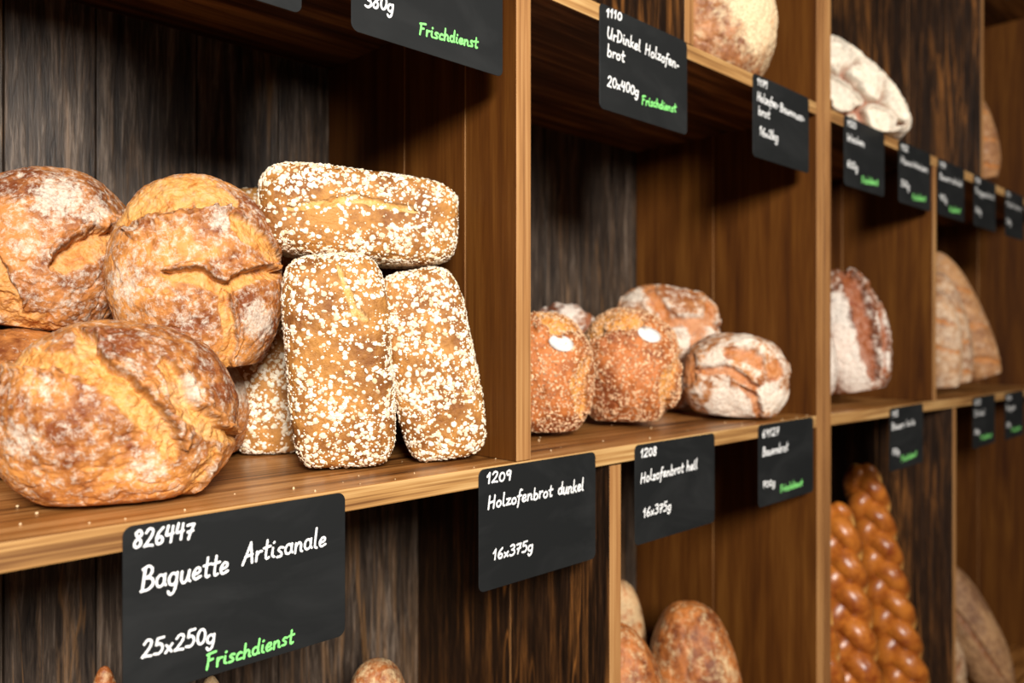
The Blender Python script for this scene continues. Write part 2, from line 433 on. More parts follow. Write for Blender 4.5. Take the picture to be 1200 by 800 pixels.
def surface_samples(o, n, seed, keep=None):
    me = o.data; rs = np.random.RandomState(seed)
    V = np.empty(len(me.vertices) * 3); me.vertices.foreach_get('co', V); V = V.reshape(-1, 3)
    N = np.empty(len(me.vertices) * 3); me.vertices.foreach_get('normal', N); N = N.reshape(-1, 3)
    w = np.ones(len(V)) if keep is None else keep(V, N)
    T = np.empty(len(me.polygons) * 3, dtype=np.int32); me.polygons.foreach_get('vertices', T); T = T.reshape(-1, 3)
    ar = np.linalg.norm(np.cross(V[T[:, 1]] - V[T[:, 0]], V[T[:, 2]] - V[T[:, 0]]), axis=1); va = np.zeros(len(V))
    for k in range(3): np.add.at(va, T[:, k], ar)      # even over the surface
    w = np.clip(w * va, 0, None); w /= w.sum()
    i = rs.choice(len(V), n, replace=False, p=w)
    return V[i], N[i], rs
def scatter(o, name, n, seed, material, size, aspect, thick, keep=None, ns=8, lift=0.4):
    """flakes or seeds pressed into a crust, one mesh"""
    P, N, rs = surface_samples(o, n, seed, keep)
    N = N + rs.normal(size=N.shape) * 0.28; N /= np.linalg.norm(N, axis=1)[:, None]
    h = rs.normal(size=N.shape); T = np.cross(N, h); T /= np.linalg.norm(T, axis=1)[:, None]; B = np.cross(N, T)
    S = size[0] + (size[1] - size[0]) * rs.uniform(0, 1, len(P)) ** size[2]; As = rs.uniform(aspect[0], aspect[1], len(P))
    ang = np.linspace(0, 2 * np.pi, ns, endpoint=False)
    rad = 1 + rs.uniform(-0.16, 0.16, (len(P), ns))
    ca, sa = np.cos(ang) * rad, np.sin(ang) * rad
    rim = P[:, None] + (ca * S[:, None])[..., None] * T[:, None] + (sa * (S * As)[:, None])[..., None] * B[:, None]
    topc = P + N * (thick * lift + thick)
    rim_t = rim + (N * thick * lift)[:, None]
    # two rings (rim at the crust, shrunken top ring) and a centre
    ring2 = P[:, None] + (ca * 0.72 * S[:, None])[..., None] * T[:, None] + (sa * 0.72 * (S * As)[:, None])[..., None] * B[:, None] + (N * thick * (lift + 0.85))[:, None]
    base = rim - (N * thick * 0.8)[:, None]
    m = len(P); per = 3 * ns + 1
    V = np.concatenate([base, rim_t, ring2, topc[:, None]], 1).reshape(-1, 3)
    quads = []
    for k in range(ns):
        j = (k + 1) % ns
        quads += [(k, j, ns + j), (k, ns + j, ns + k), (ns + k, ns + j, 2 * ns + j), (ns + k, 2 * ns + j, 2 * ns + k), (2 * ns + k, 2 * ns + j, 3 * ns)]
    Q = np.array(quads); Fc = (Q[None] + (np.arange(m) * per)[:, None, None]).reshape(-1, 3)
    me = np_mesh(name, V, Fc)
    attr(me, 'tone', np.repeat(rs.uniform(0, 1, m) ** 0.6, per))
    ch = link(name, me, material, o); ch['kind'] = 'stuff'
    return ch

def yaw(deg): return (0, 0, R(-deg))
def rt(tilt, deg, lean=0): return (R(lean), R(tilt), R(-deg))

RL = 'round rustic loaves on the near shelf'
loaf('bread_loaf', 'large crusty round loaf at front left, lying flat behind the first black card', 'bread', (0.259, 0.108, -0.078), (0.107, 0.087, 0.090), rt(4, 16), M_CRUST_B, 1, RL, 8, flat=1.0, rest=ZM,
     lump=0.10, cracks=[([(-.36, .86), (-.22, .5), (.04, .26), (.33, -.08), (.42, -.3)], .13, .13, .07), ([(-1.0, .58), (-.54, .62), (-.24, .5)], .09, .08, -.05),
             ([(.30, .66), (.44, .2), (.72, -.06), (.95, -.2)], .10, .10, .06), ([(.74, -.26), (.62, -.55), (.5, -.85)], .06, .05, .03)],
     flour=[(.04, .55, .22, .5), (.46, .36, .30, .9), (-.72, -.17, .38, .55), (.2, -.42, .40, .5), (-.6, .35, .25, .5), (.75, -.45, .2, .5)], fbase=0.30)
loaf('bread_loaf', 'golden round loaf standing tilted in the middle of the pile, cracked across its face', 'bread', (0.3766, 0.210, 0.0635), (0.094, 0.072, 0.1225), rt(-5, 22.5), M_CRUST_B, 2, RL, 8,
     lump=0.09, cracks=[([(-.80, .58), (-.4, .76), (.05, .82), (.48, .66)], .17, .09, -.07), ([(-.4, .06), (-.04, .0), (.26, -.1), (.62, -.02), (.97, .04)], .075, .15, .09),
             ([(.24, -.13), (.3, -.45), (.22, -.9)], .09, .08, .05), ([(.41, .50), (.7, .33), (.95, .13)], .11, .07, .04)],
     flour=[(-.75, 0, .45, .55), (-.2, -.35, .45, .4), (.62, -.42, .38, .75), (.3, .5, .25, .7), (-.5, .4, .4, .35), (-.1, -.85, .4, .6)], fbase=0.34)
loaf('bread_loaf', 'brown floured round loaf at the far left against the dark back planks', 'bread', (0.257, 0.345, 0.094), (0.092, 0.078, 0.104), rt(8, 14), M_CRUST, 3, RL, 8,
     lump=0.09, cracks=[([(.90, .36), (.55, .2), (.30, .0), (.10, -.16)], .16, .15, -.09), ([(-.7, -.45), (-.2, -.74), (.55, -.92)], .13, .09, -.05), ([(-.62, -.1), (-.42, -.4), (-.2, -.66)], .10, .08, .04)],
     flour=[(0, .6, .55, .75), (.4, .5, .35, .65), (-.2, 0, .4, .45), (.3, -.5, .3, .5)], fbase=0.34)
loaf('bread_loaf', 'small part of a loaf with floury top below the tilted golden loaf', 'bread', (0.428, 0.305, -0.094), (0.056, 0.055, 0.068), yaw(24), M_CRUST, 4, RL, 7, rest=ZM, flour=[(.4, .5, .9, 1.1)], fbase=0.3)
loaf('bread_loaf', 'shadowed loaf lying beneath the brown floured loaf at the far left', 'bread', (0.235, 0.335, -0.083), (0.110, 0.088, 0.090), rt(3, 14), M_CRUST, 5, RL, 7, rest=ZM, cracks=[([(-.6, .5), (.1, .35), (.8, .4)], .12, .1, .05)], fbase=0.1)

OL = 'oat crusted tin loaves'
def oat(label, c, r, rot, seed, n, crease=(), dens=None, rest=None):
    o = loaf('oat_loaf', label, 'bread', c, r, rot, M_OATCRUST, seed, OL, 7, p=4.6, flat=1.2, lump=0.07, wrinkle=0.005, dome=0.10, cracks=crease, fine=0.010, rest=rest)
    def keep(V, N):
        f = 0.7 + 1.3 * fbm(V * 24 + seed, 2)
        if dens: f = f * dens(V / np.array(r))
        return np.clip(f, 0.06, 2)
    scatter(o, 'oat_flakes', n, seed, M_FLAKE, (0.0008, 0.0043, 2.4), (0.65, 0.95), 0.0006, keep)
    return o
oat('oat covered tin loaf lying across the tops of the two upright oat loaves', (0.556, 0.150, 0.148), (0.122, 0.056, 0.056), rt(3.5, 26), 11, 6400,
    [([(-.7, -.1), (-.1, .25), (.5, .12)], .10, .05, .03)], lambda q: np.where(np.abs(q[:, 2] - 0.15 * np.sin(q[:, 0] * 3)) < .3, .55, 1.3))
oat('oat covered tin loaf standing upright at the front, left of its twin', (0.505, 0.112, -0.030), (0.060, 0.049, 0.126), rt(-4, 33, 7), 12, 5400,
    [([(.1, .9), (.35, .5), (.6, .4)], .06, .05, .03)], None, ZM)
oat('oat covered tin loaf standing upright beside the brown divider', (0.617, 0.080, -0.036), (0.053, 0.043, 0.119), rt(-11, 36, 5), 13, 5800, rest=ZM)
oat('oat covered loaf in shadow behind the upright pair, its left edge showing', (0.505, 0.293, -0.066), (0.045, 0.044, 0.096), rt(-3, 30), 14, 3600, rest=ZM)
oat('oat loaf far back, a scrap visible between the golden loaf and top oat loaf', (0.548, 0.386, 0.028), (0.072, 0.034, 0.186), rt(0, 30), 15, 2600, rest=ZM)

SL = 'seed crusted round loaves'
def sticker(o, u, v, w, h, ang):
    me = o.data; bvh = BVHTree.FromPolygons([x.co for x in me.vertices], [p.vertices[:] for p in me.polygons])
    V = []; ns = 20
    ca, sa = math.cos(ang), math.sin(ang)
    def proj(a, b, off):
        x, z = u + a * ca - b * sa, v + a * sa + b * ca
        hit = bvh.ray_cast(Vector((x, -1, z)), Vector((0, 1, 0)))
        return (hit[0].x, hit[0].y - off, hit[0].z) if hit[0] else (x, -0.05, z)
    yy = min(proj(0, 0, 0)[1], proj(w * .6, 0, 0)[1] + .002, proj(-w * .6, 0, 0)[1] + .002)
    V.append(proj(0, 0, 0.0032))
    for rr in (0.5, 1.0):
        for k in range(ns):
            t = 2 * math.pi * k / ns; V.append(proj(math.cos(t) * w * rr, math.sin(t) * h * rr, 0.0030))
    Fc = [(0, 1 + k, 1 + (k + 1) % ns) for k in range(ns)] + [(1 + k, 1 + ns + k, 1 + ns + (k + 1) % ns, 1 + (k + 1) % ns) for k in range(ns)]
    m2 = np_mesh('paper_label', V, Fc)
    lab = link('paper_label', m2, M_PAPER, o); lab['label'] = 'small white oval paper label'
    sm = lab.modifiers.new('thickness', 'SOLIDIFY'); sm.thickness = 0.0005
    V = []; Fc = []
    for row, (a0, a1) in ((0.25, (-.55, .5)), (-0.15, (-.6, .35))):
        pts = [proj(w * (a0 + (a1 - a0) * k / 14), h * (row + 0.13 * math.sin(k * 2.4)), 0.0040) for k in range(15)]
        for k in range(14):
            b = len(V); V += [pts[k], pts[k + 1], (pts[k + 1][0], pts[k + 1][1], pts[k + 1][2] + 0.0006), (pts[k][0], pts[k][1], pts[k][2] + 0.0006)]; Fc.append((b, b + 1, b + 2, b + 3))
    link('faint_print', np_mesh('faint_print', V, Fc), M_INK, lab)
k1 = loaf('seeded_loaf', 'seed crusted round loaf nearest the brown divider, with white paper label', 'bread', (0.909, 0.159, -0.062), (0.074, 0.082, 0.101), yaw(46), M_SEEDCRUST, 21, SL, 7, rest=ZM, lump=0.10,
          cracks=[([(.9, .3), (.62, -.1), (.72, -.6)], .15, .08, .04), ([(-.2, .95), (.2, .8), (.6, .75)], .16, .1, -.05)])
scatter(k1, 'seed_topping', 4200, 21, M_SEED, (0.0013, 0.0030, 1.3), (0.40, 0.75), 0.0009, None, 6)
sticker(k1, 0.022, 0.052, 0.019, 0.0115, R(-18))
k2 = loaf('seeded_loaf', 'seed crusted round loaf in the middle, its white label near the top right', 'bread', (1.113, 0.156, -0.057), (0.092, 0.094, 0.105), yaw(52), M_SEEDCRUST, 22, SL, 7, rest=ZM, lump=0.10,
          cracks=[([(.95, .25), (.72, -.15), (.70, -.8)], .14, .10, .05), ([(-.9, .5), (-.4, .78), (.25, .8)], .17, .11, -.05)])
scatter(k2, 'seed_topping', 5200, 22, M_SEED, (0.0013, 0.0032, 1.3), (0.40, 0.75), 0.0009, None, 6)
sticker(k2, 0.036, 0.060, 0.020, 0.0115, R(-22))

FLb = 'floury rustic loaves beside the seeded ones'
loaf('bread_loaf', 'pale floury rustic loaf on top of the pile behind the seeded loaves', 'bread', (1.379, 0.262, 0.0125), (0.108, 0.075, 0.090), rt(10, 55), M_FLOURY, 31, FLb, 7, p=2.7, lump=0.16, cells=(13, .20, .10, 4), flour=[(.6, 0, .8, .7), (-.2, -.2, .5, .4), (-.6, .6, .5, .45)], fbase=0.15)
loaf('bread_loaf', 'rustic loaf at the bottom of the pile, under the pale floury one', 'bread', (1.372, 0.285, -0.112), (0.102, 0.075, 0.050), rt(0, 55), M_FLOURY, 32, FLb, 7, rest=ZM, lump=0.1, cells=(12, .18, .10, 5), fbase=0.25)
loaf('bread_loaf', 'dark ridged loaf at the back left, only its rim above the seeded loaves', 'bread', (1.140, 0.345, -0.050), (0.080, 0.075, 0.112), rt(12, 49), M_REDCRUST, 33, FLb, 7, rest=ZM, lump=0.14, cells=(10, .22, .12, 6), flour=[(0, .8, .5, .6)], fbase=0.15)
loaf('bread_loaf', 'floury round loaf alone at the right end of the near shelf, with orange cracks', 'bread', (1.352, 0.086, -0.080), (0.098, 0.078, 0.084), rt(5, 60), M_FLOURY, 34, FLb, 7, rest=ZM, lump=0.13, p=2.5,
     cracks=[([(-.2, .55), (.25, .6), (.5, .35)], .16, .12, .06), ([(-.65, .1), (-.1, .2), (.45, -.15)], .10, .12, .07), ([(.1, -.1), (.4, -.35), (.5, -.8)], .09, .1, .06), ([(-.85, .5), (-.8, -.2)], .16, .05, .03), ([(.75, .5), (.7, .1)], .16, .06, .03)],
     flour=[(-.35, .35, .45, .8), (0, -.6, .7, .95), (.7, -.3, .5, .9), (.1, .85, .4, .6)], fbase=0.22)

DK = 'dark cracked loaves past the double upright'
loaf('bread_loaf', 'dark red split loaf standing on end just right of the double upright', 'bread', (1.858, 0.084, 0.002), (0.086, 0.095, 0.158), rt(-10, 66), M_REDCRUST, 41, DK, 7, rest=Zs(1.86), lump=0.06, taper=0.12,
     cracks=[([(.15, 1.0), (.38, .55), (.42, .0), (.40, -.7)], .22, .16, .12), ([(.85, .4), (.85, -.1), (.6, -.7)], .07, .06, .08)],
     flour=[(-.25, 0, .6, 1.0), (.0, -.5, .6, 1.0), (-.1, .4, .4, .7), (.8, .1, .18, .9), (.72, -.4, .2, .9)], fbase=0.12)
loaf('bread_loaf', 'thin sliver of a floury loaf peeking out behind the double upright', 'bread', (1.700, 0.100, -0.055), (0.056, 0.080, 0.100), rt(-4, 64), M_REDCRUST, 42, DK, 7, rest=Zs(1.7), flour=[(.4, 0, 1.0, 1.0)], fbase=0.2)

PL = 'pale long loaves leaning in the far compartment'
slash = [([(-.8, .55), (.9, .30)], .05, .06, .05), ([(-.9, .05), (.9, -.2)], .05, .06, .05), ([(-.8, -.45), (.9, -.7)], .05, .06, .05)]
loaf('long_loaf', 'pale loaf nearest the divider edge, leftmost of the leaning long loaves', 'bread', (2.385, 0.050, -0.019), (0.055, 0.055, 0.150), rt(-5, 75), M_PALE, 51, PL, 6, rest=Zs(2.385), cracks=slash[:2], fbase=0.55, lump=0.06)
loaf('long_loaf', 'pale floury long loaf leaning between its two neighbours', 'bread', (2.500, 0.070, 0.010), (0.062, 0.060, 0.180), rt(-10, 75), M_PALE, 52, PL, 6, rest=Zs(2.5), cracks=slash, fbase=0.48, lump=0.06)
loaf('long_loaf', 'browner long loaf with orange slashes, rightmost and tallest of the leaning loaves', 'bread', (2.650, 0.075, 0.050), (0.066, 0.062, 0.225), rt(-21, 75), M_PALE, 53, PL, 6, rest=Zs(2.65), cracks=slash, fbase=0.20, lump=0.06)

TOPG = 'loaves on the high shelf'
loaf('bread_loaf', 'big smooth round loaf on the high shelf, above the second lower row of cards', 'bread', (1.283, 0.105, 0.568), (0.128, 0.112, 0.132), rt(0, 58), M_BIG, 61, TOPG, 7, rest=ZT, lump=0.05, wrinkle=0.006,
     flour=[(.7, .25, .8, .95), (.75, -.3, .5, .6), (.2, .7, .5, .7)], fbase=-0.05)
loaf('bread_loaf', 'white floured scored loaf on the high shelf right of the double upright', 'bread', (1.876, 0.118, 0.552), (0.108, 0.100, 0.185), rt(-40, 67), M_WHITE, 62, TOPG, 7, p=2.4, lump=0.06, rest=ZT, cells=(44, .085, .24, 12), fbase=0.5)
loaf('long_loaf', 'brown long loaf upright on the far high shelf behind the weathered divider', 'bread', (2.790, 0.085, 0.625), (0.070, 0.070, 0.172), rt(-12, 76), M_PALE, 63, TOPG, 6, rest=ZT, cracks=slash, fbase=0.15)

BG = 'long loaves standing in the lower compartments'
def standing(name, label, x, y, ztop, r, seed, m, tiltx=0, lean=0, yw=50, **k):
    h = (ztop - ZL) / 2
    kw = dict(sub=7, p=2.6, flat=0.97, lump=0.06); kw.update(k)
    return loaf(name, label, 'bread', (x, y, ZL + h), (r, r * 0.9, h), rt(tiltx, yw, lean), m, seed, BG, **kw)
standing('baguette', 'floury baguette end rising below the oat loaves, right of the first black card', 0.632, 0.222, -0.452, 0.060, 71, M_LONG, 0, 0, 40, fbase=0.25, p=2.9)
standing('baguette', 'dark baguette tip at the bottom left, beside the lower left corner of the first card', 0.247, 0.115, -0.315, 0.030, 72, M_LONG, 0, 0, 16, p=2.2)
standing('baguette', 'pale baguette tip just showing beneath the first black card', 0.383, 0.190, -0.388, 0.034, 73, M_LONG, 0, 0, 23, fbase=0.6, p=2.2)
standing('long_loaf', 'greyish floured long loaf at the back, beside the lower divider', 1.303, 0.325, -0.508, 0.066, 74, M_LONG, 0, 0, 52, fbase=0.40)
standing('long_loaf', 'speckled brown long loaf partly hidden by the pale lower divider edge', 1.072, 0.120, -0.485, 0.100, 75, M_LONG, -5, 0, 52, fbase=0.06, p=2.3)
standing('long_loaf', 'large speckled brown long loaf, rightmost under the second row of cards', 1.322, 0.138, -0.512, 0.098, 76, M_LONG, -5, 0, 58, fbase=0.04, flour=[(.6, .5, .4, .35)], p=2.5)
standing('long_loaf', 'grey brown tapered long loaf leaning in the far lower compartment', 2.770, 0.085, -0.690, 0.080, 77, M_TAN, -25, 0, 75, fbase=0.05, p=2.1, rest=ZL, cracks=[([(-.5, .8), (.1, .1), (.4, -.6)], .10, .08, .05)], lump=0.05)
standing('long_loaf', 'floury ridged loaf low behind the far lower divider, left of the tapered one', 2.490, 0.090, -0.845, 0.072, 78, M_TAN, 0, 0, 75, fbase=0.5, cells=(16, .12, .1, 8))

def braid(label, base, top, w, rows, seed, yw, n_ring=14):
    """plaited loaf: strands swept along a plait, fattened so they bulge against each other"""
    base = np.array(base); top = np.array(top); L = np.linalg.norm(top - base)
    V = []; Fc = []; A = []
    n = rows * 18; per = 2 * math.pi
    for s in range(3):
        ph = s * per / 3
        t = np.linspace(0, 1, n); th = t * rows * math.pi * 2 / 3 * 1.0 + ph
        env = np.sqrt(np.clip(1 - (2 * t - 1) ** 14, 0.02, 1)) * (0.72 + 0.28 * (1 - t) ** 0.6)
        x = w * 0.29 * np.sin(th) * env; y = w * 0.17 * np.sin(2 * th) * env; z = t * L
        C = np.stack([x, y, z], 1); T = np.gradient(C, axis=0); T /= np.linalg.norm(T, axis=1)[:, None]
        up = np.array([0, 1, 0.0]); Bn = np.cross(T, up); Bn /= np.linalg.norm(Bn, axis=1)[:, None]; Nn = np.cross(Bn, T)
        rad = w * 0.26 * env * (1 + 0.16 * np.cos(2 * th))
        o = len(V)
        for i in range(n):
            for k in range(n_ring):
                a = per * k / n_ring
                V.append(C[i] + (Bn[i] * math.cos(a) + Nn[i] * math.sin(a)) * rad[i])
                A.append(max(0, min(1, (math.sin(2 * th[i]) * 0.9 - 0.15))) * (0.55 + 0.45 * math.sin(a * 1.0)) if False else max(0.0, math.sin(2 * th[i]) * 1.25 - 0.15))
        for i in range(n - 1):
            for k in range(n_ring):
                j = (k + 1) % n_ring
                Fc.append((o + i * n_ring + k, o + i * n_ring + j, o + (i + 1) * n_ring + j, o + (i + 1) * n_ring + k))
        Fc.append(tuple(o + k for k in range(n_ring))[::-1]); Fc.append(tuple(o + (n - 1) * n_ring + k for k in range(n_ring)))
    V = np.array(V); V = V + 0.0025 * np.stack([perlin(V * 40 + 9 * k + seed) for k in range(3)], 1)
    me = np_mesh('braided_loaf', V, Fc)
    bm = bmesh.new(); bm.from_mesh(me); bmesh.ops.recalc_face_normals(bm, faces=bm.faces); bm.to_mesh(me); bm.free()
    attr(me, 'torn', A)
    o = link('braided_loaf', me, M_GLAZE)
    zax = Vector(top - base).normalized()
    yd = Vector((math.sin(R(yw)), math.cos(R(yw)), 0)); yd = (yd - zax * yd.dot(zax)).normalized(); xd = yd.cross(zax)
    mtx = Matrix((xd, yd, zax)).transposed().to_4x4(); mtx.translation = Vector(base) + Vector((0, 0, EYE))
    o.matrix_world = mtx
    return tag(o, label, 'bread', 'glazed braided loaves')
braid('glazed golden braided loaf leaning furthest right, tallest of the braids', (2.245, 0.062, ZL + 0.03), (2.215, 0.200, -0.355), 0.142, 10, 1, 68)
braid('glazed braided loaf in the middle, just right of the double upright', (1.915, 0.060, ZL + 0.03), (1.915, 0.150, -0.41), 0.150, 9, 5, 67)
braid('glazed braided loaf mostly hidden behind the double upright', (1.730, 0.055, ZL + 0.03), (1.730, 0.120, -0.60), 0.140, 7, 8, 66)

# ------------------------------------------------------------------ price cards, handwriting
def ell(cx, cy, rx, ry, a0, a1, n=9):
    return [(cx + rx * math.cos(R(a0 + (a1 - a0) * k / (n - 1))), cy + ry * math.sin(R(a0 + (a1 - a0) * k / (n - 1)))) for k in range(n)]
ball = ell(.20, .25, .18, .25, 60, 420)
GL = {
 '0': (.5, [ell(.24, .45, .2, .42, 80, 440, 12)]), '1': (.34, [[(.02, .62), (.2, .95)], [(.2, .95), (.18, 0)]]),
 '2': (.52, [[(.05, .75), (.2, .95), (.4, .85), (.36, .55), (.18, .25), (.03, .03)], [(.03, .03), (.2, .06), (.46, .02)]]),
 '3': (.5, [[(.06, .88), (.25, .96), (.4, .8), (.32, .58), (.18, .52)], [(.18, .52), (.4, .42), (.42, .16), (.22, 0), (.03, .08)]]),
 '4': (.5, [[(.1, .9), (.04, .45), (.12, .4), (.42, .46)], [(.36, .85), (.32, 0)]]),
 '5': (.5, [[(.12, .92), (.08, .55)], [(.12, .92), (.42, .95)], [(.08, .55), (.3, .58), (.42, .3), (.28, .03), (.03, .04)]]),
 '6': (.48, [[(.36, .92), (.14, .65), (.05, .3), (.16, .02), (.36, .08), (.38, .3), (.24, .42), (.08, .3)]]),
 '7': (.48, [[(.04, .86), (.22, .9), (.42, .9)], [(.42, .9), (.26, .4), (.18, 0)], [(.1, .45), (.4, .5)]]),
 '8': (.5, [[(.36, .82), (.22, .95), (.08, .8), (.2, .55), (.38, .3), (.3, .04), (.1, .06), (.06, .3), (.24, .54), (.38, .72), (.34, .86)]]),
 '9': (.46, [[(.36, .75), (.22, .94), (.06, .76), (.14, .52), (.32, .6), (.37, .85)], [(.37, .85), (.33, 0)]]),
 'B': (.6, [[(.1, .96), (.08, 0)], [(0, .9), (.25, 1.0), (.42, .85), (.36, .62), (.12, .52)], [(.12, .52), (.44, .46), (.52, .22), (.34, .03), (.02, 0)]]),
 'A': (.62, [[(.02, 0), (.2, .5), (.36, 1)], [(.36, 1), (.44, .5), (.52, .02)], [(.12, .36), (.5, .42)]]),
 'F': (.55, [[(.1, .95), (.1, .5), (.06, 0)], [(.0, .9), (.25, .95), (.5, .98)], [(.1, .52), (.36, .56)]]),
 'H': (.66, [[(.08, .98), (.05, 0)], [(.52, .98), (.48, 0)], [(.05, .46), (.52, .54)]]),
 'U': (.62, [[(.06, .98), (.04, .4), (.14, .03), (.34, .08), (.46, .5)], [(.5, .98), (.46, .4), (.5, 0)]]),
 'D': (.62, [[(.1, .96), (.08, 0)], [(.0, .94), (.3, .92), (.52, .6), (.42, .16), (.04, 0)]]),
 'W': (.8, [[(.0, .95), (.14, .02)], [(.14, .02), (.34, .7)], [(.34, .7), (.5, .02)], [(.5, .02), (.72, .98)]]),
 'M': (.8, [[(.0, 0), (.1, .95)], [(.1, .95), (.34, .35)], [(.34, .35), (.58, .95)], [(.58, .95), (.68, 0)]]),
 'R': (.6, [[(.1, .96), (.08, 0)], [(0, .9), (.3, .98), (.44, .78), (.32, .54), (.1, .48)], [(.2, .48), (.5, .02)]]),
 'a': (.5, [ball, [(.38, .5), (.37, .15), (.46, .02)]]), 'o': (.46, [ell(.2, .25, .18, .25, 80, 450)]), 'e': (.44, [[(.04, .22), (.3, .3), (.32, .46), (.16, .5), (.03, .25), (.14, .02), (.4, .1)]]),
 'g': (.5, [ball, [(.38, .5), (.37, 0), (.3, -.32), (.14, -.4), (.04, -.26)]]),
 'u': (.5, [[(.03, .5), (.04, .15), (.16, .0), (.3, .12), (.38, .5)], [(.38, .5), (.38, .12), (.47, .02)]]),
 'n': (.5, [[(.04, .5), (.05, 0)], [(.05, .3), (.2, .5), (.34, .42), (.36, .1), (.45, .02)]]),
 'm': (.72, [[(.04, .5), (.05, 0)], [(.05, .3), (.18, .5), (.3, .4), (.31, 0)], [(.31, .3), (.46, .5), (.58, .4), (.58, .1), (.67, .02)]]),
 't': (.36, [[(.16, .88), (.14, .2), (.2, .02), (.32, .06)], [(.0, .54), (.36, .58)]]), 'r': (.36, [[(.05, .5), (.06, 0)], [(.06, .28), (.16, .46), (.32, .48)]]),
 'i': (.26, [[(.08, .5), (.08, .12), (.2, .02)], [(.1, .76), (.13, .79)]]), 's': (.4, [[(.34, .46), (.18, .5), (.08, .38), (.26, .2), (.26, .04), (.04, .02)]]),
 'l': (.26, [[(.08, 1), (.07, .15), (.2, .02)]]), 'c': (.4, [[(.34, .44), (.2, .5), (.05, .3), (.1, .04), (.36, .06)]]),
 'h': (.5, [[(.06, 1), (.05, 0)], [(.05, .28), (.2, .5), (.35, .4), (.36, .1), (.45, .02)]]), 'd': (.5, [ball, [(.39, 1), (.37, .15), (.46, .02)]]),
 'b': (.48, [[(.06, 1), (.05, .05)], [(.05, .3), (.2, .5), (.38, .38), (.36, .08), (.18, 0), (.05, .08)]]), 'k': (.46, [[(.06, 1), (.05, 0)], [(.34, .5), (.07, .24)], [(.12, .28), (.4, .0)]]),
 'z': (.44, [[(.04, .48), (.36, .48)], [(.36, .48), (.04, .02)], [(.04, .02), (.4, .04)]]), 'f': (.36, [[(.36, .95), (.22, .98), (.16, .7), (.12, 0), (.06, -.38)], [(.0, .48), (.34, .52)]]),
 'x': (.42, [[(.04, .42), (.34, .02)], [(.34, .45), (.04, .0)]]), '-': (.34, [[(.04, .28), (.28, .3)]]), ' ': (.34, []),
}
def smooth(pts, k=5):
    if len(pts) < 3: return [Vector((*p, 0)) for p in pts]
    P = [Vector((*p, 0)) for p in pts]; P = [2 * P[0] - P[1]] + P + [2 * P[-1] - P[-2]]; out = []
    for i in range(1, len(P) - 2):
        for j in range(k):
            t = j / k; a, b, c, d = P[i - 1:i + 3]
            out.append(0.5 * ((2 * b) + (c - a) * t + (2 * a - 5 * b + 4 * c - d) * t * t + (3 * b - a - 3 * c + d) * t ** 3))
    out.append(P[-2]); return out
def write(parent, name, lines, material, seed, y, pen=0.0022):
    """handwriting: each stroke a thin raised ribbon with round ends. lines: (text, x0, z0, x1, z1, cap height)"""
    rnd = random.Random(seed); V = []; Fc = []
    for text, x0, z0, x1, z1, cap in lines:
        adv = sum(GL[ch][0] + 0.06 for ch in text); sx = (x1 - x0) / adv; cur = 0
        slope = (z1 - z0) / (x1 - x0)
        for ch in text:
            w, strokes = GL[ch]; jy = rnd.uniform(-.04, .04); js = rnd.uniform(.93, 1.07)
            for st in strokes:
                pts = []
                for q in smooth(st):
                    X = x0 + (cur + q.x) * sx + q.y * cap * 0.12; pts.append(Vector((X, 0, z0 + slope * (X - x0) + (q.y * js + jy) * cap)))
                hw = pen / 2
                n = len(pts); b0 = len(V)
                for i in range(n):
                    t = (pts[min(i + 1, n - 1)] - pts[max(i - 1, 0)]); t = t.normalized() if t.length > 1e-9 else Vector((1, 0, 0))
                    nn = Vector((-t.z, 0, t.x)); 
                    h2 = hw * (0.85 + 0.3 * rnd.random())
                    V += [pts[i] + nn * h2, pts[i] - nn * h2]
                for i in range(n - 1): Fc.append((b0 + 2 * i, b0 + 2 * i + 1, b0 + 2 * i + 3, b0 + 2 * i + 2))
                for e in (0, n - 1):
                    b1 = len(V); V += [pts[e] + Vector((math.cos(a), 0, math.sin(a))) * hw for a in [k * math.pi / 4 for k in range(8)]]
                    Fc.append(tuple(range(b1, b1 + 8)))
            cur += w + 0.06
    V = [(v.x, y + (k % 7) * 1e-6, v.z) for k, v in enumerate(V)]
    me = np_mesh(name, V, Fc, False)
    bm = bmesh.new(); bm.from_mesh(me)
    for f in bm.faces:
        f.normal_update()
        if f.normal.y > 0: f.normal_flip()
    bm.to_mesh(me); bm.free()
    return link(name, me, material, parent)

CW, CH, CT = 0.2145, 0.146, 0.0010
def card_mesh():
    bm = bmesh.new(); rr = 0.0085; pts = []
    for cx, cz, a0 in ((CW - rr, -rr, 0), (rr, -rr, 90), (rr, -CH + rr, 180), (CW - rr, -CH + rr, 270)):
        for k in range(7): a = R(a0 + 15 * k); pts.append((cx + rr * math.cos(a), cz + rr * math.sin(a)))
    f = bm.faces.new([bm.verts.new((x, -CT, z)) for x, z in pts])
    ex = bmesh.ops.extrude_face_region(bm, geom=[f])
    for v in ex['geom']:
        if isinstance(v, bmesh.types.BMVert): v.co.y = 0
    bmesh.ops.recalc_face_normals(bm, faces=bm.faces)
    bmesh.ops.bevel(bm, geom=[e for e in bm.edges if abs(e.verts[0].co.y - e.verts[1].co.y) < 1e-7], offset=0.0003, segments=1, affect='EDGES')
    me = bpy.data.meshes.new('price_card'); bm.to_mesh(me); bm.free(); me.materials.append(M_CARD)
    return me
CARD = card_mesh()
ncard = [0]
